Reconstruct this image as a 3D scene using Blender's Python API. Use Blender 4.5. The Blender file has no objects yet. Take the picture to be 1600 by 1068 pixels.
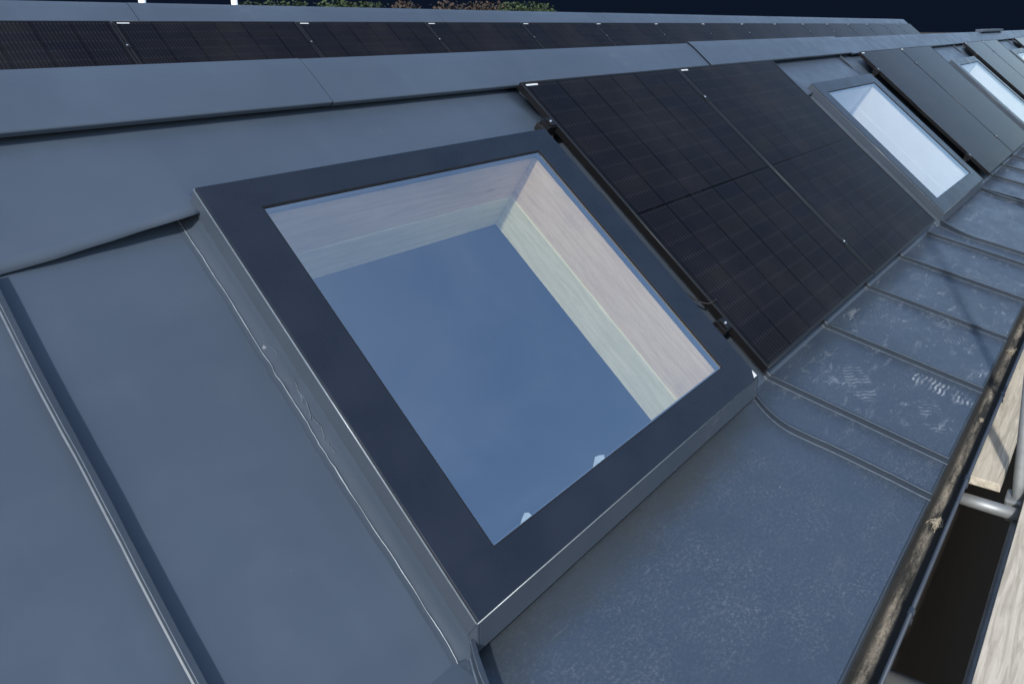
import bpy, bmesh, math, random
from mathutils import Vector, Matrix, noise
random.seed(7)
C = bpy.context.scene
R = math.radians

# ------------------------------------------------------------------ camera
AL = 0.694346            # pitch of the main slopes
BE = 0.190282            # pitch of the flat strip along the eaves
cam_d = bpy.data.cameras.new("camera"); cam = bpy.data.objects.new("camera", cam_d)
C.collection.objects.link(cam); C.camera = cam
yaw, pit = R(25.52), R(-7.408)
fw = Vector((math.cos(pit)*math.cos(yaw), math.cos(pit)*math.sin(yaw), math.sin(pit)))
rt = Vector((math.sin(yaw), -math.cos(yaw), 0)); up = rt.cross(fw)
cam.matrix_world = Matrix(((rt.x, up.x, -fw.x, -1.7287), (rt.y, up.y, -fw.y, -1.4023), (rt.z, up.z, -fw.z, 1.4761), (0, 0, 0, 1)))
cam_d.sensor_fit = 'HORIZONTAL'; cam_d.sensor_width = 36
cam_d.lens = 36*1054.2/1600
cam_d.shift_x = -502.9/1600
cam_d.shift_y = -358.1/1600
cam_d.clip_start = 0.02; cam_d.clip_end = 3000

# ------------------------------------------------------------------ light
SUN_EL, SUN_AZ = R(35), Vector((-0.852, -0.523))
world = bpy.data.worlds.new("World"); C.world = world; world.use_nodes = True
wn = world.node_tree.nodes; bg = wn['Background']
sky = wn.new('ShaderNodeTexSky'); sky.sky_type = 'NISHITA'; sky.sun_disc = False
sky.sun_elevation = SUN_EL; sky.sun_rotation = math.atan2(SUN_AZ.x, SUN_AZ.y)
sky.air_density = 1.3; sky.dust_density = 1.2; sky.ozone_density = 3.0
_wt = world.node_tree; _tc = wn.new('ShaderNodeTexCoord'); _ns = wn.new('ShaderNodeTexNoise'); _mr = wn.new('ShaderNodeMapRange'); _mx = wn.new('ShaderNodeMix'); _mx.data_type = 'RGBA'
_ns.inputs['Scale'].default_value = 2.2; _ns.inputs['Detail'].default_value = 6; _ns.inputs['Distortion'].default_value = .5
_mr.inputs[1].default_value = .40; _mr.inputs[2].default_value = .80; _mr.inputs[4].default_value = .22
_wt.links.new(_tc.outputs['Generated'], _ns.inputs['Vector']); _wt.links.new(_ns.outputs['Fac'], _mr.inputs[0]); _wt.links.new(_mr.outputs[0], _mx.inputs[0])
_wt.links.new(sky.outputs[0], _mx.inputs[6]); _mx.inputs[7].default_value = (6.5, 7.0, 7.6, 1)
world.node_tree.links.new(_mx.outputs[2], bg.inputs[0]); bg.inputs[1].default_value = 0.15
sd = bpy.data.lights.new("sun", 'SUN'); sun = bpy.data.objects.new("sun", sd); C.collection.objects.link(sun)
sd.energy = 2.8; sd.angle = R(2.6); sd.color = (1.0, 0.97, 0.92)
sdir = Vector((SUN_AZ.x*math.cos(SUN_EL), SUN_AZ.y*math.cos(SUN_EL), math.sin(SUN_EL)))
sun.rotation_euler = sdir.to_track_quat('Z', 'Y').to_euler()
C.view_settings.view_transform = 'Standard'; C.view_settings.look = 'None'
C.view_settings.exposure = 0.62; C.view_settings.gamma = 1.0

# ------------------------------------------------------------------ helpers
def M(x, s, h=0.0): return Vector((x, s*math.cos(AL)-h*math.sin(AL), s*math.sin(AL)+h*math.cos(AL)))
def L(x, t, h=0.0): return Vector((x, -t*math.cos(BE)-h*math.sin(BE), -t*math.sin(BE)+h*math.cos(BE)))

def link(o):
    C.collection.objects.link(o); return o
def tag(o, label=None, cat=None, group=None, kind=None):
    if label: o['label'] = label
    if cat: o['category'] = cat
    if group: o['group'] = group
    if kind: o['kind'] = kind
    return o
def empty(name, loc=(0, 0, 0), rot=(0, 0, 0)):
    o = bpy.data.objects.new(name, None); o.location = loc; o.rotation_euler = rot; o.empty_display_size = .1
    return link(o)
def obj(name, bm, mats, parent=None, smooth=False, bevel=0.0):
    bmesh.ops.recalc_face_normals(bm, faces=bm.faces)
    me = bpy.data.meshes.new(name); bm.to_mesh(me); bm.free()
    for m in (mats if isinstance(mats, (list, tuple)) else [mats]): me.materials.append(m)
    if smooth:
        for p in me.polygons: p.use_smooth = True
    o = bpy.data.objects.new(name, me); link(o)
    if parent: o.parent = parent
    if bevel:
        b = o.modifiers.new('bevel', 'BEVEL'); b.width = bevel; b.segments = 2; b.limit_method = 'ANGLE'
    return o
def copy_tree(o, parent=None):
    c = o.copy(); C.collection.objects.link(c); c.parent = parent
    for ch in list(o.children): copy_tree(ch, c)
    return c
def NB(): return bmesh.new()
def box(bm, x0, x1, y0, y1, z0, z1, f=None, mi=0):
    f = f or (lambda x, y, z: Vector((x, y, z)))
    v = [bm.verts.new(f(x, y, z)) for x in (x0, x1) for y in (y0, y1) for z in (z0, z1)]
    for q in ((0, 1, 3, 2), (4, 6, 7, 5), (0, 4, 5, 1), (2, 3, 7, 6), (0, 2, 6, 4), (1, 5, 7, 3)):
        bm.faces.new([v[i] for i in q]).material_index = mi
def quad(bm, pts, mi=0):
    fc = bm.faces.new([bm.verts.new(Vector(p)) for p in pts]); fc.material_index = mi; return fc
def tube(bm, pts, r, n=14, cap=True, mi=0):
    pts = [Vector(p) for p in pts]; rings = []
    prev = None
    for i, p in enumerate(pts):
        d = (pts[min(i+1, len(pts)-1)]-pts[max(i-1, 0)]).normalized()
        if prev is None:
            a = Vector((0, 0, 1)) if abs(d.z) < .9 else Vector((1, 0, 0))
            e1 = d.cross(a).normalized()
        else:
            e1 = (prev-d*prev.dot(d)).normalized()
        prev = e1; e2 = d.cross(e1)
        rr = r[i] if isinstance(r, (list, tuple)) else r
        rings.append([bm.verts.new(p+e1*rr*math.cos(2*math.pi*k/n)+e2*rr*math.sin(2*math.pi*k/n)) for k in range(n)])
    for a, b in zip(rings, rings[1:]):
        for k in range(n):
            fc = bm.faces.new((a[k], a[(k+1) % n], b[(k+1) % n], b[k])); fc.material_index = mi; fc.smooth = True
    if cap:
        bm.faces.new(rings[0][::-1]).material_index = mi; bm.faces.new(rings[-1]).material_index = mi
def sweep(bm, profile, xs, f, closed=True, mi=0, caps=True):
    """profile: list of (a,b); f(x,a,b)->point; runs along xs"""
    rows = [[bm.verts.new(f(x, a, b)) for a, b in profile] for x in xs]
    n = len(profile)
    for r0, r1 in zip(rows, rows[1:]):
        for k in range(n if closed else n-1):
            bm.faces.new((r0[k], r0[(k+1) % n], r1[(k+1) % n], r1[k])).material_index = mi
    if closed and caps:
        bm.faces.new(rows[0][::-1]).material_index = mi; bm.faces.new(rows[-1]).material_index = mi
def nz(x, y=0.0, z=0.0): return noise.noise(Vector((x, y, z)))

# ------------------------------------------------------------------ materials
class NT:
    def __init__(s, name):
        s.m = bpy.data.materials.new(name); s.m.use_nodes = True
        s.t = s.m.node_tree; s.n = s.t.nodes; s.b = s.n['Principled BSDF']; s.out = s.n['Material Output']
        s._tc = None
    def node(s, ty, **kw):
        n = s.n.new(ty)
        for k, v in kw.items(): setattr(n, k, v)
        return n
    def ln(s, a, b): s.t.links.new(a, b)
    def put(s, sock, v):
        if hasattr(v, 'links') or isinstance(v, bpy.types.NodeSocket): s.ln(v, sock)
        else: sock.default_value = v
    def co(s):
        if not s._tc: s._tc = s.node('ShaderNodeTexCoord')
        return s._tc.outputs['Object']
    def mp(s, scale=(1, 1, 1), loc=(0, 0, 0), rot=(0, 0, 0), vec=None, vt='POINT'):
        n = s.node('ShaderNodeMapping', vector_type=vt); s.ln(vec or s.co(), n.inputs[0])
        n.inputs['Location'].default_value = loc; n.inputs['Rotation'].default_value = rot; n.inputs['Scale'].default_value = scale
        return n.outputs[0]
    def noise(s, scale, det=4, rough=.55, vec=None, dist=0.0):
        n = s.node('ShaderNodeTexNoise'); s.ln(vec or s.co(), n.inputs['Vector'])
        n.inputs['Scale'].default_value = scale; n.inputs['Detail'].default_value = det
        n.inputs['Roughness'].default_value = rough; n.inputs['Distortion'].default_value = dist
        return n.outputs['Fac']
    def math(s, op, a, b=0.0, c=0.0, clamp=False):
        n = s.node('ShaderNodeMath', operation=op, use_clamp=clamp)
        s.put(n.inputs[0], a); s.put(n.inputs[1], b); s.put(n.inputs[2], c); return n.outputs[0]
    def ss(s, v, a, b, lo=0.0, hi=1.0):
        n = s.node('ShaderNodeMapRange', interpolation_type='SMOOTHSTEP'); s.put(n.inputs[0], v)
        for i, q in enumerate((a, b, lo, hi)): n.inputs[i+1].default_value = q
        return n.outputs[0]
    def mix(s, f, a, b, mode='MIX'):
        n = s.node('ShaderNodeMix', data_type='RGBA', blend_type=mode)
        s.put(n.inputs[0], f)
        for k, v in ((6, a), (7, b)):
            if isinstance(v, tuple): v = (*v, 1) if len(v) == 3 else v
            s.put(n.inputs[k], v)
        return n.outputs[2]
    def bump(s, h, strength=.2, dist=.01):
        n = s.node('ShaderNodeBump'); n.inputs['Strength'].default_value = strength; n.inputs['Distance'].default_value = dist
        s.ln(h, n.inputs['Height']); s.ln(n.outputs[0], s.b.inputs['Normal']); return n
    def set(s, **kw):
        for k, v in kw.items():
            k = k.replace('_', ' ')
            if isinstance(v, tuple) and len(v) == 3: v = (*v, 1)
            s.put(s.b.inputs[k], v)
    def sep(s, vec=None):
        n = s.node('ShaderNodeSeparateXYZ'); s.ln(vec or s.co(), n.inputs[0]); return n.outputs

def simple(name, col, rough=.5, metal=0.0, spec=.5, var=.0, scale=8):
    t = NT(name)
    if var:
        f = t.noise(scale, 5)
        c = t.mix(f, tuple(k*(1-var) for k in col), tuple(min(1, k*(1+var)) for k in col)); t.put(t.b.inputs['Base Color'], c)
        t.put(t.b.inputs['Roughness'], t.ss(f, .3, .7, rough-.06, rough+.06))
    else:
        t.set(Base_Color=col, Roughness=rough)
    t.set(Metallic=metal, Specular_IOR_Level=spec); return t.m

ROOF = (.0465, .0635, .0905)
def roof_mat(name, col, dust=0.0, feet=False, ro=0.0, spec=.5):
    t = NT(name)
    big = t.noise(1.3, 3, .5); mid = t.noise(7, 5, .6); fine = t.noise(160, 3, .6)
    c = t.mix(t.ss(big, .35, .65), tuple(k*.92 for k in col), tuple(k*1.06 for k in col))
    c = t.mix(t.ss(mid, .45, .75, 0, .05), c, tuple(k*1.5 for k in col))
    # rare pale specks
    sp = t.math('MULTIPLY', t.ss(t.noise(34, 2, .5), .785, .81), .25)
    c = t.mix(sp, c, (.42, .44, .45))
    run = t.ss(t.noise(5, 5, .6, vec=t.mp((3.0, .35, .35))), .50, .78, 0, .10)
    c = t.mix(run, c, tuple(k*1.7 for k in col))
    hz = t.math('MULTIPLY', t.ss(t.noise(1.7, 6, .7, dist=.4), .55, .75), t.ss(t.noise(22, 5, .75), .45, .75))
    c = t.mix(t.math('MULTIPLY', hz, .10), c, (.34, .36, .37))
    rough = t.math('ADD', t.ss(mid, .3, .7, .34+ro, .48+ro), t.math('MULTIPLY', hz, .15))
    if dust:
        # chalky dirt: speckle, cloudy patches, short drag marks
        xx = t.sep()[0]; far_ = t.ss(xx, 5.2, 5.8)
        cl = t.ss(t.noise(3.2, 7, .70, dist=.15), .38, .72)
        spk = t.ss(t.noise(105, 5, .8), .48, .70); sp2 = t.ss(t.noise(170, 3, .7), .5, .7)
        a = t.math('MULTIPLY', t.math('MULTIPLY', t.math('ADD', t.math('MULTIPLY', cl, .85), .15), t.math('ADD', t.math('MULTIPLY', spk, .55), t.math('MULTIPLY', sp2, .35))), dust*.62, clamp=True)
        c = t.mix(a, c, (.30, .33, .35))
        wp = t.ss(t.noise(9, 7, .75, vec=t.mp((1, 2.2, 2), rot=(0, 0, .5)), dist=.5), .54, .70)
        c = t.mix(t.math('MULTIPLY', t.math('MULTIPLY', t.math('MULTIPLY', wp, t.math('ADD', t.math('MULTIPLY', spk, .8), .2)), far_), 1.1*dust), c, (.40, .43, .45))
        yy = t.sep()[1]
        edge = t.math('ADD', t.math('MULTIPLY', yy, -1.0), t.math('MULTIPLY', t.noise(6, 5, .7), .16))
        dm = t.math('MULTIPLY', t.math('MULTIPLY', t.ss(xx, 4.17, 4.19), t.ss(edge, .15, .30, 1.0 if feet else 0.0, 0)), t.math('SUBTRACT', 1.0, t.ss(xx, 5.25, 5.40)))  # separate darker band just below the first skylight
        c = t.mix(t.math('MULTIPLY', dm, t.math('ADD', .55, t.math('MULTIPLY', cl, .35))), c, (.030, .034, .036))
        scr = t.ss(t.noise(34, 2, .5, vec=t.mp((.4, 3, 3), rot=(0, 0, .9))), .735, .765)
        c = t.mix(t.math('MULTIPLY', t.math('MULTIPLY', scr, t.math('ADD', t.math('MULTIPLY', far_, .8), .12)), .6*dust), c, (.55, .57, .58))
        rough = t.math('ADD', rough, t.math('MULTIPLY', a, .35))
    if feet:
        for (fx, fy, ang, ln_, wd, amt) in ((1.005, -.625, 1.50, .30, .105, .50), (.80, -.315, .75, .27, .12, .20), (.80, -.645, .55, .22, .11, .16),
                                            (1.62, -.40, .9, .28, .11, .14), (1.50, -.60, 2.2, .26, .1, .12), (2.3, -.45, .4, .28, .11, .12)):
            v = t.mp((1, 1, 1), (-fx-5, -fy, 0)); v = t.mp((1, 1, 1), (0, 0, 0), (0, 0, -ang), vec=v)
            o = t.sep(v); u, w = o[0], o[1]
            e = t.math('ADD', t.math('POWER', t.math('ABSOLUTE', t.math('DIVIDE', u, ln_/2)), 3.0), t.math('POWER', t.math('ABSOLUTE', t.math('DIVIDE', w, wd/2)), 2.4))
            em = t.ss(e, .72, 1.0, 1, 0)
            # zig-zag tread bars with a gap at the instep
            uu = t.math('ADD', u, t.math('MULTIPLY', t.math('PINGPONG', w, .030), .22))
            st = t.ss(t.math('SINE', t.math('MULTIPLY', uu, 2*math.pi/.021)), -.2, .45)
            arch = t.ss(t.math('ABSOLUTE', t.math('ADD', u, ln_*.14)), .012, .028)
            g = t.ss(t.noise(17, 7, .8), .42, .64)
            mk = t.math('MULTIPLY', t.math('MULTIPLY', em, st), t.math('MULTIPLY', g, arch))
            c = t.mix(t.math('MULTIPLY', mk, amt), c, (.58, .60, .60))
    t.put(t.b.inputs['Base Color'], c); t.put(t.b.inputs['Roughness'], rough)
    t.set(Specular_IOR_Level=spec, Metallic=.0)
    h = t.math('ADD', t.math('MULTIPLY', t.noise(1.0, 2, .45, vec=t.mp((2.6, 1.1, 1.1))), 1.0), t.math('MULTIPLY', fine, .005))
    t.bump(h, .5, .02)
    return t.m

mRoof = roof_mat('roof metal', ROOF)
mCap = roof_mat('ridge metal', tuple(k*1.05 for k in ROOF))
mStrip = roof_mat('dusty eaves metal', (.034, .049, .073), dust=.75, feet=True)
mSeam = roof_mat('seam metal', tuple(k*.55 for k in ROOF), dust=.10)
mFlash = roof_mat('flashing metal', (.035, .049, .069), dust=.06, ro=.25, spec=.15)
mWorn = simple('worn seam edge', (.072, .094, .120), .44, 0, .5, .45, 40)
mBead = simple('worn metal fold', (.20, .23, .26), .40, .2, .5, .6, 45)
mTrim = simple('frame edge trim', (.16, .19, .22), .3, .2, .5, .3, 30)
mFrame = simple('skylight frame coating', (.0070, .0098, .0170), .30, 0, .65, .25, 7)
mSide = roof_mat('skylight side metal', (.039, .052, .073), dust=.04, ro=.12)
mBlack = simple('black rubber', (.008, .008, .009), .6, 0, .3)
mEdge = simple('frame edge', (.035, .035, .037), .3, .3, .5)  # paler edge line: bevel highlight of the black frame put into colour
mDark = simple('dark void board', (.012, .012, .013), .9, 0, .1)
mPFrame = simple('black anodised frame', (.006, .006, .007), .38, 0, .3, .1)
mSilver = simple('bare aluminium', (.75, .76, .78), .3, .9)
mLabel = simple('white label', (.52, .53, .54), .5)
mSpacer = simple('glazing spacer', (.05, .065, .085), .4, .2, .5)
mFilm = simple('clear film scrap', (.20, .27, .34), .25, 0, .6, .25, 60)
mGalv = NT('galvanised tube')
_f = mGalv.noise(14, 5, .6); _g = mGalv.noise(60, 4, .7)
mGalv.put(mGalv.b.inputs['Base Color'], mGalv.mix(mGalv.ss(_g, .55, .75, 0, .5), mGalv.mix(_f, (.17, .185, .19), (.32, .335, .34)), (.20, .17, .14)))
mGalv.set(Metallic=.45, Roughness=.5); mGalv.bump(_g, .1, .002); mGalv = mGalv.m
mGalvLit = simple('galvanised pole coloured sunlit', (.78, .79, .80), .5)  # galvanised scaffold tube, its sunlit brightness put into the colour
mGut = simple('gutter coating', (.022, .030, .044), .38, 0, .5, .2, 10)
mWall = simple('dark render', (.018, .015, .013), .9, 0, .2, .3, 3)

def wood(name, ca, cb, axis='x', grain=1.0, knots=.5):
    t = NT(name)
    sc = {'x': (1.2, 14, 14), 'y': (14, 1.2, 14)}[axis]
    g = t.noise(3.0, 6, .65, vec=t.mp(sc), dist=.9)
    g2 = t.noise(9.0, 5, .7, vec=t.mp(tuple(k*1.7 for k in sc)))
    c = t.mix(t.ss(g, .36, .64), ca, cb)
    c = t.mix(t.ss(g2, .55, .8, 0, .45*grain), c, tuple(k*.55 for k in ca))
    sk = {'x': (2.2, 5, 5), 'y': (5, 2.2, 5)}[axis]
    vo = t.node('ShaderNodeTexVoronoi'); t.ln(t.mp(sk), vo.inputs['Vector']); vo.inputs['Scale'].default_value = 1.5
    kn = t.ss(vo.outputs['Distance'], .05, .11, knots, 0)
    c = t.mix(kn, c, tuple(k*.35 for k in ca))
    st = t.ss(t.noise(5, 5, .65), .55, .75, 0, .35)
    c = t.mix(st, c, tuple(k*.6 for k in cb))
    t.put(t.b.inputs['Base Color'], c); t.set(Roughness=.85, Specular_IOR_Level=.2)
    t.bump(g2, .35, .004); return t.m
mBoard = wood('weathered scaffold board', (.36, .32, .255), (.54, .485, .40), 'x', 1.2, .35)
mBoardShade = wood('shade-coloured scaffold board', (.16, .115, .080), (.29, .21, .15), 'x', 1.2, .35)  # darkened copy of the board wood; shade of the gap is in its colour
mLinA = {a: wood('pinkish lining board '+a, (.76, .60, .38), (.88, .74, .50), a, .7, .3) for a in 'xy'}
mLinB = {a: wood('pale green lining batten '+a, (.74, .75, .48), (.88, .90, .64), a, .7, .8) for a in 'xy'}
mLinW = simple('white lining board', (.80, .82, .82), .7, 0, .3, .08, 4)

def glass_mat():
    t = NT('skylight glass'); t.n.remove(t.b)
    tr = t.node('ShaderNodeBsdfTransparent'); tr.inputs[0].default_value = (.975, .97, .955, 1)
    gl = t.node('ShaderNodeBsdfGlossy'); gl.inputs[0].default_value = (.86, .93, 1, 1); gl.inputs[1].default_value = 0.015
    fr = t.node('ShaderNodeFresnel'); fr.inputs[0].default_value = 5.3
    ge = t.node('ShaderNodeNewGeometry')
    f = t.math('MULTIPLY', fr.outputs[0], t.math('SUBTRACT', 1.0, ge.outputs['Backfacing']), clamp=True)
    mx = t.node('ShaderNodeMixShader'); t.ln(f, mx.inputs[0]); t.ln(tr.outputs[0], mx.inputs[1]); t.ln(gl.outputs[0], mx.inputs[2])
    df = t.node('ShaderNodeBsdfDiffuse'); df.inputs[0].default_value = (.45, .5, .55, 1)
    sm = t.ss(t.noise(2.6, 6, .7, vec=t.mp((1.5, .8, 1)), dist=.6), .40, .85, .002, .02)
    m2 = t.node('ShaderNodeMixShader'); t.ln(sm, m2.inputs[0]); t.ln(mx.outputs[0], m2.inputs[1]); t.ln(df.outputs[0], m2.inputs[2])
    t.ln(m2.outputs[0], t.out.inputs[0]); return t.m
mGlass = glass_mat()

PW, PL = 1.134, 1.722
def cell_mat():
    t = NT('solar cells'); o = t.sep(); x, y = o[0], o[1]
    cx = t.math('DIVIDE', t.math('SUBTRACT', x, .021), .182)
    lowhalf = t.math('LESS_THAN', y, PL/2)
    ysh = t.math('SUBTRACT', t.math('SUBTRACT', y, .022), t.math('MULTIPLY', t.math('SUBTRACT', 1.0, lowhalf), .014))
    cy = t.math('DIVIDE', ysh, .0922)
    fx = t.math('FRACT', cx); fy = t.math('FRACT', cy)
    ex = t.math('MULTIPLY', t.math('MINIMUM', fx, t.math('SUBTRACT', 1.0, fx)), .182)
    ey = t.math('MULTIPLY', t.math('MINIMUM', fy, t.math('SUBTRACT', 1.0, fy)), .0922)
    mid = t.ss(t.math('ABSOLUTE', t.math('SUBTRACT', y, PL/2)), .006, .009, 1, 0)
    gx = t.ss(ex, .0018, .0034, 1, 0); gy = t.ss(ey, .0008, .0022, 1, 0)
    wn = t.node('ShaderNodeTexWhiteNoise', noise_dimensions='2D')
    cb = t.node('ShaderNodeCombineXYZ'); t.ln(t.math('FLOOR', cx), cb.inputs[0]); t.ln(t.math('FLOOR', cy), cb.inputs[1]); t.ln(cb.outputs[0], wn.inputs[0])
    c = t.mix(wn.outputs['Value'], (.0038, .0046, .0084), (.0060, .0061, .0080))
    bb = t.ss(t.math('SINE', t.math('MULTIPLY', x, 2*math.pi/.0182)), .86, .97)
    c = t.mix(t.math('MULTIPLY', bb, .16), c, (.07, .075, .09))
    # pairs of pale solder dashes either side of the gap between two half cells
    dash = t.math('MULTIPLY', t.ss(t.math('ABSOLUTE', t.math('SUBTRACT', ey, .004)), .0012, .0030, 1, 0), t.ss(t.math('SINE', t.math('MULTIPLY', x, 2*math.pi/.0182)), -.2, .5))
    c = t.mix(t.math('MULTIPLY', dash, .18), c, (.06, .065, .075))
    c = t.mix(t.math('MAXIMUM', gx, mid), c, (.002, .002, .003))
    dirt = t.ss(t.noise(2.5, 5, .6), .4, .8, 0, .02)
    c = t.mix(dirt, c, (.3, .28, .26))
    t.put(t.b.inputs['Base Color'], c)
    t.set(Roughness=.15, Specular_IOR_Level=.055, Sheen_Weight=.07, Sheen_Roughness=.35, Sheen_Tint=(.85, .80, .76)); return t.m
mCell = cell_mat()

def flat_emit(name, col):
    t = NT(name); t.n.remove(t.b); e = t.node('ShaderNodeEmission'); e.inputs[0].default_value = (*col, 1); t.ln(e.outputs[0], t.out.inputs[0]); return t.m

# ------------------------------------------------------------------ ground and sky
bm = NB(); quad(bm, [(-900, -900, -3.2), (900, -900, -3.2), (900, 900, -3.2), (-900, 900, -3.2)])
tg = NT('dark soil'); tg.put(tg.b.inputs['Base Color'], tg.mix(tg.noise(.6, 8, .7), (.012, .010, .008), (.030, .026, .020))); tg.set(Roughness=.95); tg.bump(tg.noise(5, 6), .5, .05)
tag(obj('ground', bm, tg.m), kind='structure')
bm = NB(); n = 64
rows = [(420*math.cos(R(-60+220*i/n)), 420*math.sin(R(-60+220*i/n))) for i in range(n+1)]
for (xa, ya), (xb, yb) in zip(rows, rows[1:]): quad(bm, [(xa, ya, -6), (xb, yb, -6), (xb, yb, 34), (xa, ya, 34)])
tag(obj('sky', bm, flat_emit('dark navy sky', (.0026, .0050, .0120))), kind='structure')

# ------------------------------------------------------------------ roofs
W1, L1, S0 = 1.225, 1.432, .024             # skylight width, length, lower edge on the slope
SKX = [-.818, 2.997, 7.02, 11.02]
GRP = [.4665, 4.450, 8.47, 12.48]           # first panel of each pair
EAVE = .785; RID = 2.03
X0, X1 = -5.0, 32.0
OFF = Vector((0, 4.0334, .2912))            # the far roof is the same roof one bay back
FX0, FX1 = -5.0, 17.75

def slope_sheet(bm, xs0, xs1, holes, off=Vector((0, 0, 0))):
    xs = sorted(set([xs0, xs1]+[v for h in holes for v in (h[0], h[1])]))
    for a, b in zip(xs, xs[1:]):
        hole = any(h[0] <= a+1e-6 and b-1e-6 <= h[1] for h in holes)
        segs = [(0, S0+.05), (S0+L1-.05, RID)] if hole else [(0, RID)]
        for s0, s1 in segs:
            quad(bm, [M(a, s0)+off, M(b, s0)+off, M(b, s1)+off, M(a, s1)+off])

def seam_profile(): return [(-.0052, .0010), (-.0026, .0028), (-.0022, .018), (-.0048, .019), (-.0055, .0282), (-.0045, .0295), (.0045, .0295), (.0055, .0282), (.0048, .019), (.0022, .018), (.0026, .0028), (.0052, .0010)]
SEAM_WORN = (0, 4, 6)

def cap_segment(x0, x1, off, lift, parent, name='ridge_cap'):
    """folded ridge sheet: down-turned lip, flat wing, rounded ridge, wing on the far side"""
    bm = NB(); yr = M(0, RID, .05)
    front = [M(0, 1.806, .030), M(0, 1.800, .034), M(0, 1.7985, .050), M(0, 1.802, .053), M(0, 1.90, .0535), M(0, 1.985, .053)]
    pr = [(v.y, v.z) for v in front]
    top = M(0, 2.02, .050); pr += [(top.y, top.z), (yr.y+.018, yr.z+.010)]
    back = [(2*(yr.y+.018)-y, z) for y, z in pr[:-1][::-1]]
    pr = pr+back
    inner = [(y+(.0018 if y < yr.y+.018 else -.0018)*(.6), z-.0022) for y, z in pr][::-1]
    full = pr+inner
    sweep(bm, full, [x0, x1], lambda x, a, b: Vector((x, a, b+lift))+off)
    return obj(name, bm, mCap, parent)

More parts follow.
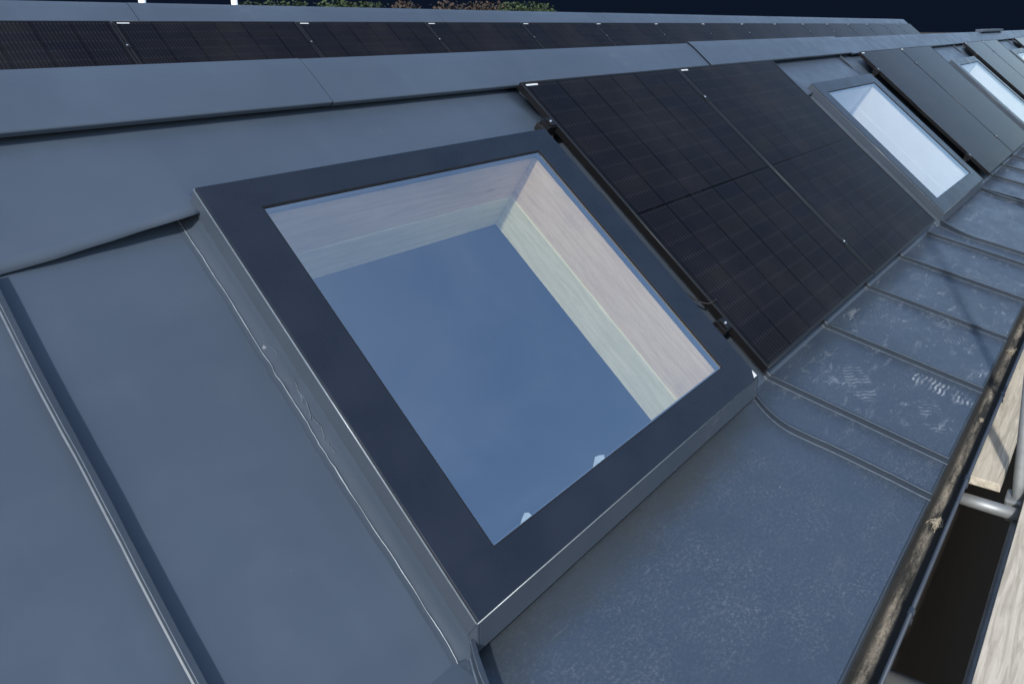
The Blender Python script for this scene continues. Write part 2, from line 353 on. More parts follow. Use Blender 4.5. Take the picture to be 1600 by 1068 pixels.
def gable_roof(name, off, xa, xb, holes, seams, joints, label):
    root = empty(name, (xa, off.y, off.z)); tag(root, label, 'building')
    inv = Vector((-xa, -off.y, -off.z)); d = off+inv           # children live in the root's space
    sh = lambda b: [setattr(v, 'co', v.co+inv) for v in b.verts]
    bm = NB(); slope_sheet(bm, xa, xb, holes, off); sh(bm); obj('roof_sheet', bm, mRoof, root)
    yr = M(0, RID, 0)
    bm = NB(); quad(bm, [Vector((xa, yr.y, yr.z))+off, Vector((xb, yr.y, yr.z))+off, Vector((xb, 2*yr.y, 0))+off, Vector((xa, 2*yr.y, 0))+off]); sh(bm)
    obj('rear_slope', bm, mRoof, root)
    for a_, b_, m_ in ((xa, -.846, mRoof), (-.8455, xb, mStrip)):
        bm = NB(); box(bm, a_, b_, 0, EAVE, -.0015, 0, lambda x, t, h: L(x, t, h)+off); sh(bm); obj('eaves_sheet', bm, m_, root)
    # drip edge and fascia
    bm = NB(); e = L(0, EAVE, 0)
    sweep(bm, [(e.y+.02, e.z-.003), (e.y-.002, e.z-.004), (e.y-.006, e.z-.009), (e.y-.002, e.z-.014), (e.y+.002, e.z-.05), (e.y+.03, e.z-.06), (e.y+.03, e.z-.01)], [xa, xb], lambda x, a, b: Vector((x, a, b))+off); sh(bm)
    obj('drip_edge', bm, mSeam, root)
    # ventilation gap under the ridge cap
    bm = NB(); box(bm, xa, xb, 1.868, 1.90, .0, .047, lambda x, s, h: M(x, s, h)+off); sh(bm); obj('vent_strip', bm, mDark, root)
    # walls
    bm = NB()
    zb = -3.2-off.z
    box(bm, xa+.02, xb-.02, -.62, -.58, zb, -.14, lambda x, y, z: Vector((x, y, z))+off)
    box(bm, xa+.02, xb-.02, 2*yr.y-.06, 2*yr.y-.02, zb, -.02, lambda x, y, z: Vector((x, y, z))+off)
    for xx in (xa+.02, xb-.06):
        pts = [(-.58, zb), (2*yr.y-.06, zb), (2*yr.y-.06, -.02), (yr.y, yr.z-.02), (0, -.02), (-.58, -.13)]
        v0 = [bm.verts.new(Vector((xx, y, z))+off) for y, z in pts]; v1 = [bm.verts.new(Vector((xx+.04, y, z))+off) for y, z in pts]
        bm.faces.new(v0); bm.faces.new(v1[::-1])
        for i in range(len(pts)): bm.faces.new((v0[i], v0[(i+1) % len(pts)], v1[(i+1) % len(pts)], v1[i]))
    sh(bm); obj('wall', bm, mWall, root)
    bm = NB(); box(bm, xa+.06, xb-.06, -.58, 2*yr.y-.06, -2.7-off.z, -2.66-off.z, lambda x, y, z: Vector((x, y, z))+off); sh(bm); obj('interior_floor', bm, mDark, root)
    # seams, each one its own strip, slightly wavy
    for (x, s_top, s_bot, curve) in seams:
        bm = NB(); ph = random.random()*50
        path = []
        if s_top is not None:
            n = 24
            for i in range(n+1):
                s = s_top+(max(s_bot, 0)-s_top)*i/n
                path.append(('m', x+.0035*nz(s*2.2+ph), s))
        if s_bot < 0:
            m = 22
            for i in range(1 if path else 0, m+1):
                t_ = EAVE+.012 if i == m else (.02+(EAVE-.02)*i/m if curve else EAVE*i/m)
                dx = 0
                if curve:
                    k = t_
                    dx = curve*(1-min(1, k/.24))**2 - .010*math.exp(-((k-.27)/.12)**2)
                path.append(('l', x+.0025*nz(t_*4+ph)+dx, t_))
        rows = []
        pts = [(M(px, q, 0), Vector((0, -math.sin(AL), math.cos(AL)))) if k == 'm' else (L(px, q, 0), Vector((0, -math.sin(BE), math.cos(BE)))) for k, px, q in path]
        for i, (p, nn) in enumerate(pts):
            dd = (pts[min(i+1, len(pts)-1)][0]-pts[max(i-1, 0)][0]).normalized(); sd_ = dd.cross(nn).normalized()
            if sd_.x < 0: sd_ = -sd_
            hs = 1.0 if curve != .065 else 1+.8*max(0, 1-i/8)
            rows.append([bm.verts.new(p+sd_*a*(1+.25*nz(i*.7, ph))+nn*b*hs+off) for a, b in seam_profile()])
        k = len(rows[0])
        for r0, r1 in zip(rows, rows[1:]):
            for j in range(k-1): bm.faces.new((r0[j], r0[j+1], r1[j+1], r1[j])).material_index = 1 if j in SEAM_WORN else 0
        bm.faces.new(rows[0]); bm.faces.new(rows[-1][::-1])
        sh(bm); obj('standing_seam', bm, [mSeam, mWorn], root)
    xs = [xa]+[j for j in joints if xa < j < xb]+[xb]
    for i, (a, b) in enumerate(zip(xs, xs[1:])):
        o = cap_segment(a+(.0 if i == 0 else .0015), b-.0015, off, .0012*(i % 2)+.001*random.random()+(.010 if 2.0 < a < 2.2 else 0), root)
        for v in o.data.vertices: v.co += inv
    return root, inv, sh

holes = [(x+.05, x+W1-.05) for x in SKX]
seams = [(-1.213, 1.372, -1, 0), (-1.76, 1.86, -1, 0), (-2.3, 1.86, -1, 0)]
for i, g in enumerate(GRP):
    base = (g+.09) if i == 0 else g-.22
    for k in range(5 if i == 0 else 5): 
        x = base+.545*k
        seams.append((x, None if k == 4 else 1.865, -1, 0))
for i, x in enumerate(SKX):
    seams.append((x-.058, None, -1, .065))
    seams.append((x+W1-.062, None, -1, .09))
seams += [(15.1+.545*k, 1.865, -1, 0) for k in range(18)]
joints = [-.283+2.37*k for k in range(-1, 14)]
near, ninv, nsh = gable_roof('roof_building', Vector((0, 0, 0)), X0, X1, holes, seams, joints,
    'nearer grey standing seam metal roof that carries the skylights')

# upper tray: laps over the lower one beside each skylight (its lower edge lifting off) and runs on to the frame
def tray(x0, xs, x1):
    bm = NB(); m = 10
    cols = [x0+(xs-x0)*i/20 for i in range(21)]+[xs+.004]+[xs+(x1-xs)*i/14 for i in range(1, 15)]
    top, bot = [], []
    for x in cols:
        a = min(1.0, (x-x0)/(xs-x0)); r0, r1 = [], []
        s0 = 1.372+.028*a+.003*nz(a*5) if x <= xs else 1.460
        for j in range(m+1):
            b = j/m; s = s0+(1.860-s0)*b
            bb = (s-1.372)/(1.860-1.372)
            h = .0045+.068*(a**1.25)*max(0, 1-bb)**1.7+.0015*nz(x*3, b*3)*(1-b)
            r0.append(bm.verts.new(M(x, s, h))); r1.append(bm.verts.new(M(x, s+.0008, h-.0018)))
        top.append(r0); bot.append(r1)
    n = len(cols)-1
    for g in (top, bot):
        for i in range(n):
            for j in range(m): bm.faces.new((g[i][j], g[i+1][j], g[i+1][j+1], g[i][j+1])).smooth = True
    for i in range(n): bm.faces.new((top[i][0], top[i+1][0], bot[i+1][0], bot[i][0]))
    for i in (0, n):
        for j in range(m): bm.faces.new((top[i][j], top[i][j+1], bot[i][j+1], bot[i][j]))
    nsh(bm); obj('overlap_tray', bm, mRoof, near)
tray(-1.225, -.812, .548)
for x in SKX[1:]: tray(x-.24, x+.006, x+W1+.012)
# small raised vent on the ridge far along
bm = NB(); v = M(0, RID, .055); box(bm, 10.6, 12.4, v.y-.05, v.y+.09, v.z+.004, v.z+.05); nsh(bm); obj('ridge_vent', bm, mCap, near, bevel=.005)

fseams = [(FX0+.4+.545*k, 1.865, -1, 0) for k in range(40)]
fj = [.605+2.39*k for k in range(-2, 8)]
farb, finv, fsh = gable_roof('roof_building', OFF, FX0, FX1, [], fseams, fj,
    'farther parallel metal roof behind the near ridge, with one long row of panels')

# ------------------------------------------------------------------ skylights
def make_skylight(first):
    root = empty('skylight', (0, 0, 0), (AL, 0, 0))
    bw, H0, H1 = .113, .042, .110
    # frame: mitred ring
    bm = NB()
    def ring(x0, y0, x1, y1): return [(x0, y0), (x1, y0), (x1, y1), (x0, y1)]
    o_, i_ = ring(0, 0, W1, L1), ring(bw, bw, W1-bw, L1-bw)
    V = {}
    for z in (H1-.008, H1):
        for nm, rg in (('o', o_), ('i', i_)): V[nm, z] = [bm.verts.new((x, y, z)) for x, y in rg]
    for k in range(4):
        j = (k+1) % 4; lo, hi = H1-.008, H1
        bm.faces.new((V['o', hi][k], V['o', hi][j], V['i', hi][j], V['i', hi][k]))
        bm.faces.new((V['o', lo][k], V['i', lo][k], V['i', lo][j], V['o', lo][j]))
        bm.faces.new((V['o', lo][k], V['o', lo][j], V['o', hi][j], V['o', hi][k]))
        bm.faces.new((V['i', lo][k], V['i', hi][k], V['i', hi][j], V['i', lo][j]))
    obj('frame', bm, mFrame, root, bevel=.0012)
    # side cladding of the frame
    bm = NB(); th = .006
    for (x0, x1, y0, y1) in ((0-.001, th, -.001, L1+.001), (W1-th, W1+.001, -.001, L1+.001), (th, W1-th, L1-th, L1+.001)):
        box(bm, x0, x1, y0, y1, H0, H1-.0085)
    sweep(bm, [(-.001, H1-.0085), (-.046, .034), (-.044, .030), (-.010, .034), (.010, H1-.0085)], [th+.0005, W1-th-.0005], lambda x, a, b: Vector((x, a, b)))
    # inward return under the cladding
    for (x0, x1, y0, y1) in ((th, .05, th, L1-th), (W1-.05, W1-th, th, L1-th), (.05, W1-.05, .012, .05), (.05, W1-.05, L1-.05, L1-th)):
        box(bm, x0, x1, y0, y1, H0, H0+.004)
    for x0, x1 in ((-.001, th), (W1-th, W1+.001)):
        pr = [(-.0012, H1-.0085), (-.047, .034), (-.052, .012), (-.0012, .020)]
        a = [bm.verts.new((x0, y, z)) for y, z in pr]; b = [bm.verts.new((x1, y, z)) for y, z in pr]
        bm.faces.new(a); bm.faces.new(b[::-1])
        for q in range(4): bm.faces.new((a[q], a[(q+1) % 4], b[(q+1) % 4], b[q]))
    obj('side_cladding', bm, mSide, root, bevel=.0012)
    bm = NB()
    for p, q in (((0, 0), (0, L1)), ((0, 0), (W1, 0)), ((W1, 0), (W1, L1)), ((0, L1), (W1, L1))):
        d = Vector((q[0]-p[0], q[1]-p[1], 0)).normalized()*.001
        ox = -.0012 if p[0] == 0 and q[0] == 0 else (.0012 if p[0] == W1 else 0); oy = -.0012 if q[1] == 0 else (.0012 if p[1] == L1 else 0)
        tube(bm, [Vector((p[0]+ox, p[1]+oy, H1-.0085)), Vector((q[0]+ox, q[1]+oy, H1-.0085))], .0021, 8)
    obj('edge_trim', bm, mTrim, root)
    # kerb flashing with a wavy foot: left and right long sides
    for side in (0, 1):
        bm = NB(); n = 110; rows = []; foot = []
        for i in range(n+1):
            yl = -.135 if side == 0 else -.055
            y = yl+(L1-yl)*i/n
            w = .0035*nz(y*3.1, side*9.0)+.0022*nz(y*13, side*5.0)
            cr = math.exp(-((y-.72)/.16)**2)*(1 if side == 0 else .3)
            w += cr*(.008*nz(y*9, 3)+.006*nz(y*28, 7))
            zc = cr*.011*nz(y*22, 11)
            prof = [(.004, H0+.002), (.001, H0-.003+zc*.4), (-.006+cr*.004*nz(y*30, 2), .026+zc), (-.012+w*.4, .011+zc), (-.024+w, .0052), (-.029+w, .0032), (-.036+w, .0022)]
            if y < 0:   # foot turns down to the eaves strip
                hk = 1-max(0, min(1, (-y-.045)/.085))*.72; dr = max(0, -y-.024)*.50
                prof = [(a, b*hk-dr) for a, b in prof]
            sg = 1 if side == 0 else -1; xb = 0 if side == 0 else W1
            rows.append([bm.verts.new((xb+sg*a, y, b)) for a, b in prof])
            foot.append((xb+sg*(-.0265+w), y, .0062+-max(0, -y-.024)*.50+.0015*nz(y*40, side)))
        for r0, r1 in zip(rows, rows[1:]):
            for j in range(len(r0)-1):
                fc = bm.faces.new((r0[j], r0[j+1], r1[j+1], r1[j])); fc.smooth = True
        obj('kerb_flashing', bm, mFlash, root)
        bm = NB()
        rr = [max(.0003, .0011+.0013*nz(p[1]*11, 4+side)) for p in foot]
        tube(bm, foot, rr, 6)
        if first and side == 0:      # crumpled creases where the sheet was dressed by hand
            rs = random.Random(3)
            for (y0, l, zz, sl) in ((.93, .05, .020, .004), (.80, .075, .024, -.010), (.775, .04, .016, .006), (.735, .06, .022, -.012), (.70, .05, .013, .004), (.655, .045, .018, -.006), (.60, .04, .012, .003)):
                pts = []
                for q in range(8):
                    z = zz+sl*q/7+.0035*nz(q*.8, y0*30); b = max(0, min(1, (.026-z)/.020))
                    pts.append((-.0075-.013*b**1.3, y0-l*q/7+.003*nz(q*1.3, y0*50, 4), z))
                tube(bm, pts, [.0002]+[rs.uniform(.0004, .0011) for _ in range(6)]+[.0002], 6, mi=1)
        obj('flashing_fold', bm, [mBead, mWorn], root)
    bm = NB(); box(bm, .014, W1-.014, .018, .03, -.03, H0+.002); obj('front_kerb', bm, mFlash, root)
    # glass
    bm = NB(); box(bm, bw-.012, W1-bw+.012, bw-.012, L1-bw+.012, .0965, .1035); obj('glass_pane', bm, mGlass, root)
    # gasket
    bm = NB()
    for (x0, x1, y0, y1) in ((bw, bw+.004, bw, L1-bw), (W1-bw-.004, W1-bw, bw, L1-bw), (bw+.004, W1-bw-.004, bw, bw+.004), (bw+.004, W1-bw-.004, L1-bw-.004, L1-bw)):
        box(bm, x0, x1, y0, y1, .1040, .1075)
    obj('gasket', bm, mBlack, root)
    bm = NB(); e = .011
    for (x0, x1, y0, y1) in ((bw, bw+e, bw, L1-bw), (W1-bw-e, W1-bw, bw, L1-bw), (bw+e, W1-bw-e, bw, bw+e), (bw+e, W1-bw-e, L1-bw-e, L1-bw)):
        box(bm, x0, x1, y0, y1, .078, .0960)
    obj('spacer_bar', bm, mSpacer, root, bevel=.001)
    # timber lining: deep upper boards and paler battens below
    li = bw-.008
    for nm, z0, z1, ins, mats in (('lining_board', -.19, .077, 0, (mLinA if first else {'x': mLinW, 'y': mLinW})), ('lining_batten', -.37, -.1915, .006, (mLinB if first else {'x': mLinW, 'y': mLinW}))):
        a, b = li+ins, .024+ins
        for (x0, x1, y0, y1, ax) in ((a-b, a, a-b, L1-a+b, 'y'), (W1-a, W1-a+b, a-b, L1-a+b, 'y'), (a, W1-a, a-b, a, 'x'), (a, W1-a, L1-a, L1-a+b, 'x')):
            bm = NB(); box(bm, x0, x1, y0, y1, z0, z1); obj(nm, bm, mats[ax], root, bevel=.002)
    return root

SKG = 'skylights in the near roof'
sk = make_skylight(True); sk.location = M(SKX[0], S0, 0)
tag(sk, 'big square skylight closest to us, glass reflecting blue sky above pale timber lining', 'skylight', SKG)
def sub(name, bm, m, parent): return obj(name, bm, m, parent)
# scraps of protective film and a torn sticker on the first one
def scrap(pts, z):
    bm = NB(); a = [bm.verts.new((x, y, z+.0008+.006*k)) for x, y, k in pts]; b = [bm.verts.new((x, y, z+.0018+.006*k)) for x, y, k in pts]
    bm.faces.new(a[::-1]); bm.faces.new(b)
    for i in range(len(pts)): bm.faces.new((a[i], a[(i+1) % len(pts)], b[(i+1) % len(pts)], b[i]))
    return bm
sub('film_scrap', scrap([(.452, .1185, 0), (.500, .1185, 0), (.506, .128, .1), (.492, .136, .2), (.478, .140, 0), (.466, .130, .1)], .1035), mFilm, sk)
sub('film_scrap', scrap([(.198, .1185, 0), (.234, .1185, 0), (.232, .130, .1), (.222, .136, .1), (.208, .127, 0)], .1035), mFilm, sk)
sub('torn_sticker', scrap([(1.201, .006, 0), (1.222, .006, 0), (1.220, .034, 0), (1.214, .026, 0)], .1095), mLabel, sk)
skb = make_skylight(False)
for i, x in enumerate(SKX[1:]):
    o = skb if i == 0 else copy_tree(skb)
    o.location = M(x, S0, 0)
    tag(o, ['bright white lined skylight between two pairs of panels, second nearest', 'narrow looking white skylight near the right edge, third along the roof',
            'farthest skylight, a sliver at the right edge of the photo'][i], 'skylight', SKG)

# ------------------------------------------------------------------ solar panels
def make_panel():
    root = empty('solar_panel', (0, 0, 0), (AL, 0, 0))
    H = .1226; fwid = .011
    bm = NB()
    for (x0, x1, y0, y1) in ((0, fwid, 0, PL), (PW-fwid, PW, 0, PL), (fwid, PW-fwid, 0, fwid), (fwid, PW-fwid, PL-fwid, PL)):
        box(bm, x0, x1, y0, y1, H-.035, H)
    for p, q in (((0, 0), (0, PL)), ((PW, 0), (PW, PL)), ((0, 0), (PW, 0)), ((0, PL), (PW, PL))):
        tube(bm, [Vector((*p, H-.0004)), Vector((*q, H-.0004))], .0013, 6, mi=1)
    obj('panel_frame', bm, [mPFrame, mEdge], root)
    bm = NB(); box(bm, fwid, PW-fwid, fwid, PL-fwid, H-.008, H-.0015); obj('cell_glass', bm, mCell, root)
    bm = NB(); box(bm, .020, .085, PL-.0265, PL-.0155, H-.0013, H-.0007); obj('label', bm, mLabel, root)
    return root
def clamp(root, x, y, end):
    bm = NB(); H = .1226
    w = .045 if end else .016
    box(bm, x-w/2, x+w/2, y-.03, y+.03, .075, H-.004 if end else H+.001)
    box(bm, x-(.012 if end else .010), x+.018, y-.024, y+.024, H+.0004, H+.004)
    c = obj('end_clamp' if end else 'mid_clamp', bm, mPFrame, root, bevel=.001)
    bm = NB(); tube(bm, [Vector((x, y, H+.004)), Vector((x, y, H+.009))], .0052, 10); obj('bolt', bm, mSilver, c)
RAIL = (.27-.023, 1.478-.023)
PG, FG = 'solar panels on the near roof', 'solar panels along the far roof'
pa = make_panel()
for y in RAIL: clamp(pa, -.022, y, True)
pb = make_panel()
for y in RAIL: clamp(pb, -.005, y, False)
PLAB = ['black solar panel right beside the big nearest skylight', 'black solar panel on the left of the second skylight, joined to the nearest panel',
        'greyish solar panel just right of the second skylight', 'greyish solar panel left of the third skylight',
        'pale grey looking panel just right of the third skylight', 'pale grey looking panel left of the farthest skylight',
        'tiny panel sliver at the right edge, just right of the farthest skylight', 'farthest panel of the near roof, barely visible at the right edge']
k = 0
for gi, g in enumerate(GRP):
    for j in range(2):
        src = pa if j == 0 else pb
        o = src if gi == 0 else copy_tree(src)
        o.location = M(g+j*(PW+.01), .023, 0); tag(o, PLAB[k], 'solar panel', PG); k += 1
ORD = ['first', 'second', 'third', 'fourth', 'fifth', 'sixth', 'seventh', 'eighth', 'ninth', 'tenth', 'eleventh', 'twelfth', 'thirteenth', 'fourteenth', 'fifteenth']
for i in range(-1, 15):
    o = copy_tree(pb); o.location = M(.4209+1.144*i, .023, 0)+OFF
    lab = ('solar panel of the far roof cut by the left edge of the photo' if i == -1 else
           'last and smallest solar panel at the right end of the far roof' if i == 14 else
           'black solar panel on the far roof, %s from the left after the cut one' % ORD[i])
    tag(o, lab, 'solar panel', FG)

# mounting rails on the seams
def rail(x0, x1, s, off, label, group):
    root = empty('mounting_rail', M(x0, s, 0)+off, (AL, 0, 0)); tag(root, label, 'rail', group)
    bm = NB(); l = x1-x0
    box(bm, 0, l, -.019, .019, .040, .074); obj('rail_bar', bm, mPFrame, root, bevel=.001)
    bm = NB(); box(bm, -.004, -.0002, -.017, .017, .042, .072); obj('rail_end_cap', bm, mBlack, root)
    return root
for gi, g in enumerate(GRP[:2]):
    for s, w in ((.27, 'lower'), (1.478, 'upper')):
        r_ = rail(g-.035, g+2*PW+.04, s, Vector((0, 0, 0)), '%s black mounting rail under the %s pair of panels' % (w, ('nearest', 'second')[gi]), 'mounting rails of the near panels')
        if gi == 0:
            bm = NB(); box(bm, -.022, .030, -.028, .012, .045, .102); box(bm, -.014, .02, .012, .04, .05, .088)
            blk = obj('rail_clamp_block', bm, mBlack, r_, bevel=.003)
            bm = NB(); tube(bm, [(-.045, .010, .062), (-.02, .010, .062)], .0042, 8); tube(bm, [(.022, -.020, .100), (.022, -.020, .108)], .0065, 10)
            tube(bm, [(-.030, -.026, .075), (-.018, -.026, .075)], .0045, 8)
            obj('bolt', bm, mSilver, blk)
for s, w in ((.27, 'lower'), (1.478, 'upper')):
    rail(.42-1.144-.03, 17.6, s, OFF, '%s long mounting rail under the far roof panels' % w, 'mounting rails of the far panels')

# ------------------------------------------------------------------ cable
bm = NB()
pts = []
key = [(.452, 1.44, .075), (.436, 1.36, .058), (.440, 1.22, .052), (.452, 1.05, .070), (.446, .92, .060), (.430, .78, .075), (.436, .66, .062), (.432, .54, .072), (.440, .44, .088), (.458, .385, .108), (.476, .372, .1285), (.50, .374, .1270)]
for i in range(len(key)-1):
    p0, p1, p2, p3 = (Vector(key[max(i-1, 0)]), Vector(key[i]), Vector(key[i+1]), Vector(key[min(i+2, len(key)-1)]))
    for q in range(6):
        t = q/6
        pts.append(.5*((2*p1)+(-p0+p2)*t+(2*p0-5*p1+4*p2-p3)*t*t+(-p0+3*p1-3*p2+p3)*t**3))
tube(bm, [M(*p) for p in pts], .0034, 8)
tag(obj('cable', bm, mBlack), 'thin black cable sagging in the gap between nearest skylight and panel', 'cable')

# ------------------------------------------------------------------ gutter
GY, GZ, GR = -.792, -.182, .064
gut = empty('gutter', (X0, GY, GZ)); tag(gut, 'dark half round gutter along the near eaves, dirt lying in it', 'gutter')
bm = NB(); prof = []
for i in range(15):
    a = math.pi+math.pi*i/14; prof.append((GR*math.cos(a), GR*math.sin(a)))
prof = prof[::-1]
outer = prof+[(y*.955, z*.955) for y, z in prof[::-1]]
sweep(bm, outer, [0, X1-X0], lambda x, a, b: Vector((x, a, b)))
obj('gutter_trough', bm, mGut, gut, smooth=False)
bm = NB(); tube(bm, [(0, -GR-.004, .004), (X1-X0, -GR-.004, .004)], .0075, 10); obj('gutter_lip', bm, mGut, gut)
for i in range(34):
    x = -.083+.63*(i-1)-X0
    bm = NB()
    ring = [(-GR-.004+.0105*math.cos(a), .004+.0105*math.sin(a)) for a in [2*math.pi*q/12 for q in range(12)]]
    sweep(bm, ring, [x-.009, x+.009], lambda xx, a, b: Vector((xx, a, b)))
    box(bm, x-.009, x+.009, -GR-.006, -GR-.0015, -.03, .0)
    obj('gutter_clip', bm, mGut, gut)
# dirt
td = NT('gutter dirt'); f1 = td.noise(5, 7, .75, vec=td.mp((1, 4, 4))); f2 = td.noise(110, 4, .8)
yb = td.math('ABSOLUTE', td.math('SUBTRACT', td.sep()[1], GY-.002)); band = td.ss(yb, .004, .026, 1, 0)
k_ = td.math('MULTIPLY', td.ss(f1, .40, .66), band)
cc = td.mix(k_, (.018, .018, .017), (.30, .26, .20)); cc = td.mix(td.ss(f2, .45, .7, 0, .75), cc, (.028, .026, .022))
td.put(td.b.inputs['Base Color'], cc); td.set(Roughness=.95); td.bump(f2, .8, .006)
bm = NB(); nx, ny = 900, 9; rows = []
for i in range(nx+1):
    x = X0+.02+(22-X0)*(i/nx)**1.35; r_ = []
    for j in range(ny+1):
        v = j/ny; y = GY-.046+.092*v
        base = GZ-math.sqrt((GR*.95)**2-(y-GY)**2)
        h = max(0, .012+.016*nz(x*2.3, v*1.5)+.007*nz(x*11, v*4))*math.sin(math.pi*v)
        r_.append(bm.verts.new((x, y, base+.001+h)))
    rows.append(r_)
for a, b in zip(rows, rows[1:]):
    for j in range(ny): bm.faces.new((a[j], a[j+1], b[j+1], b[j]))
tag(obj('gutter_dirt', bm, td.m, smooth=True), 'brown and black grit lying along the bottom of the gutter', 'dirt', kind='stuff')
# tufts of straw and moss caught at seam ends
mStraw = simple('dry straw', (.34, .30, .23), .9, 0, .2, .4, 60)
def tuft(x, y, z, label, n, s):
    bm = NB()
    for i in range(n):
        a = random.uniform(0, 6.28); l = s*random.uniform(.15, .7); p = Vector((x+random.gauss(0, s*.3), y+random.gauss(0, s*.22), z+random.uniform(.0, s*.4)))
        d = Vector((math.cos(a), math.sin(a)*.6, random.uniform(-.2, .35))).normalized()*l*.5
        tube(bm, [p-d, p+Vector((0, 0, s*.08)), p+d], random.uniform(.0006, .0016), 4)
    tag(obj('straw_tuft', bm, mStraw), label, 'debris', 'tufts of debris in the gutter')
tuft(.335, -.808, -.235, 'pale tuft of straw in the gutter by the seam nearest the skylight', 150, .045)
tuft(1.02, -.80, -.236, 'small dry tuft in the gutter beside the footprints', 70, .026)
tuft(1.30, -.80, -.236, 'small dry tuft in the gutter beyond the footprints', 70, .028)
tuft(1.70, -.80, -.236, 'farther dry tuft in the gutter near the scaffold pole', 110, .042)

# ------------------------------------------------------------------ scaffold
sc = empty('scaffold', (.96, -.957, -3.2)); tag(sc, 'galvanised tube scaffold standing beside the gutter', 'scaffold')
def stube(name, a, b, r=.0242):
    bm = NB(); o = Vector(sc.location); tube(bm, [Vector(a)-o, Vector(b)-o], r, 20); return obj(name, bm, mGalv, sc)
DZ = -.45
for x in (.97, 3.1, 5.3, 7.5): stube('standard', (x, -.82, -3.18), (x, -1.094, 1.6))
for x in (-.30, -2.4, 1.85, 3.1, 5.3): stube('standard', (x, -2.35, -3.18), (x, -2.35, 1.7))
for x in (.88, .0, -.9, 2.3, 3.4, 4.6, 5.9): stube('transom', (x, -.64, DZ-.066), (x, -1.0 if x in (.88,) else -2.42, DZ-.066))
stube('ledger', (-4, -.985, DZ-.118), (9, -.985, DZ-.118)); stube('ledger', (-4, -2.40, DZ-.118), (9, -2.40, DZ-.118))
bm = NB(); o = Vector(sc.location)
box(bm, .93, 1.01, -1.0, -.925, DZ-.15, DZ-.05, lambda x, y, z: Vector((x, y, z))-o); obj('coupler', bm, mGalv, sc, bevel=.01)
def board(x0, x1, y0, y1, z, label, group='scaffold boards', mat=None):
    bm = NB(); n = 16; th = .038
    sweep(bm, [(0, 0), (y1-y0, 0), (y1-y0, th), (0, th)], [(x1-x0)*i/n for i in range(n+1)], lambda x, a, b: Vector((x, a+.0025*nz(x*1.7+y0*9, a), b+.002*nz(x*2+y0*5, a*4))))
    ob = obj('scaffold_board', bm, mat or mBoard, bevel=.003); ob.location = (x0, y0, z-th); tag(ob, label, 'board', group); return ob
board(.945, 4.85, -.905, -.685, DZ, 'weathered board with a grey end just outside the gutter, pole shadow across it')
for k in range(6):
    y1 = -1.012-.232*k
    board(-3.2+.1*(k % 3), 1.62 if k else 1.55, y1-.225, y1, DZ, ('pale sunlit board at the bottom right corner of the photo' if k == 0 else
          'scaffold deck board %s outward from the pale corner board' % ORD[k-1]))
    board(1.66, 6.0, y1-.225, y1, DZ, ('deck board beyond the scaffold pole at the right edge' if k == 0 else 'farther deck board %s outward from the pole' % ORD[k-1]))
# lower lift, deep in shade
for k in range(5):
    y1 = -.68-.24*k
    board(-3.0, 4.0, y1-.225, y1, -2.35, 'dim board of the lower scaffold deck, %s from the wall' % ORD[k], 'lower scaffold boards', mBoardShade)

# ------------------------------------------------------------------ poles and trees beyond the far roof
def pole(px, d, label):
    t = d; p = Vector((-1.7287, -1.4023, 1.4761))+px*t
    bm = NB(); tube(bm, [(0, 0, -3.2), (0, 0, 3.4)], .0242, 12)
    o = empty('upright_pole', (p.x, p.y, 0)); obj('tube', bm, mGalvLit, o)
    bm = NB(); tube(bm, [(0, 0, 3.4), (0, 0, 3.412)], .026, 12); obj('end_plug', bm, mBlack, o)
    tag(o, label, 'pole', 'white upright poles behind the far roof')
pole(Vector((.4725, 1.3618, 0)), 5.9, 'white upright pole behind the far ridge, left of the pair')
pole(Vector((.5314, 1.2386, 0)), 6.5, 'white upright pole behind the far ridge, right of the pair')

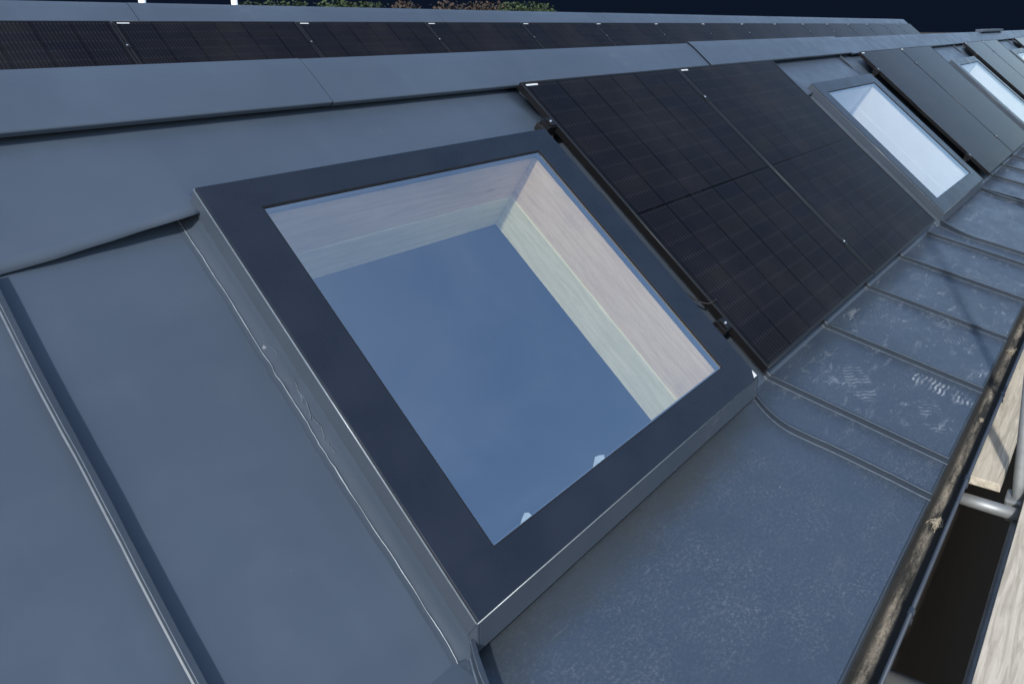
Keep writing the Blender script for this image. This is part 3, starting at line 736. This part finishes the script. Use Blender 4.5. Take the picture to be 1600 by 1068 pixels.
def leaf_mat(name, ca, cb):
    t = NT(name); oi = t.node('ShaderNodeNewGeometry')
    c = t.mix(oi.outputs['Random Per Island'], ca, cb); t.put(t.b.inputs['Base Color'], c); t.set(Roughness=.7, Specular_IOR_Level=.25); return t.m
mLg = leaf_mat('green leaves', (.015, .024, .010), (.042, .064, .025))
mLd = leaf_mat('dark green leaves', (.010, .017, .009), (.028, .042, .018))
mLb = leaf_mat('brown leaves', (.022, .015, .011), (.060, .044, .032))
mBark = simple('bark', (.06, .048, .038), .9, 0, .2, .3, 20)
CAM = Vector((-1.7287, -1.4023, 1.4761))
def ray_px(x, y): return fw+rt*((x-800-502.9)/1054.2)-up*((y-534+358.1)/1054.2)
def tree(px, topy, dist, rad, mat, label, n=9000):
    d = ray_px(px, topy); t = dist/math.hypot(d.x, d.y); p = CAM+d*t
    root = empty('tree', (p.x, p.y, -3.2)); tag(root, label, 'tree', 'trees behind the far roof')
    H = p.z+3.2
    bm = NB(); tube(bm, [(0, 0, 0), (.05, 0, H*.3), (-.03, .04, H*.62), (0, 0, H*.9)], [.16, .12, .08, .02], 8)
    lobes = []
    for i in range(22):
        a = random.uniform(0, 6.28); rr = rad*random.uniform(.15, .95); zz = H*random.uniform(.60, .94)
        lobes.append((Vector((rr*math.cos(a), rr*math.sin(a), zz)), rad*random.uniform(.24, .42)))
        tube(bm, [(0, 0, zz*.6), (rr*.5*math.cos(a), rr*.5*math.sin(a), zz*.85), (rr*math.cos(a), rr*math.sin(a), zz)], [.05, .035, .012], 5)
    lobes.append((Vector((0, 0, H-rad*.3)), rad*.34))
    obj('trunk', bm, mBark, root)
    bm = NB()
    for i in range(n):
        c, r_ = random.choice(lobes)
        v = Vector((random.gauss(0, 1), random.gauss(0, 1), random.gauss(0, 1))).normalized()*r_*random.uniform(.55, 1.08)
        q = c+v
        if q.z > H: q.z = H-random.random()*.1
        nn = (v.normalized()+Vector((random.gauss(0, .6), random.gauss(0, .6), random.gauss(0, .6)))).normalized()
        e = nn.orthogonal().normalized(); f = nn.cross(e); s = random.uniform(.02, .055)
        bm.faces.new([bm.verts.new(q+e*s), bm.verts.new(q+f*s*.55), bm.verts.new(q-e*s), bm.verts.new(q-f*s*.55)])
    me = bpy.data.meshes.new('crown'); bm.to_mesh(me); bm.free(); me.materials.append(mat)
    o = bpy.data.objects.new('crown', me); link(o); o.parent = root
for a in ((392, 2, 17, 1.0, mLd, 'dark green tree top peeping over the far ridge beside the right white pole'),
          (445, 1, 19, 1.2, mLg, 'mid green leafy tree top second from the left over the far ridge'),
          (520, 1, 16, 1.2, mLg, 'brightest green tree top in the middle of the row over the far ridge'),
          (585, 3, 18, 1.0, mLd, 'dark green tree top just left of the rounded brown one'),
          (632, 2, 15, .8, mLb, 'rounded brown tree top, leftmost of the brown ones over the far ridge'),
          (700, 1, 17, 1.2, mLb, 'broad brown tree top in the middle of the brown ones'),
          (758, 3, 18, 1.1, mLb, 'brown tree top next to the greens on its right'),
          (800, 4, 16, .9, mLg, 'small green tree top right of the brown ones'),
          (845, 6, 17, .9, mLg, 'low green tree top at the right end of the row')): tree(*a)
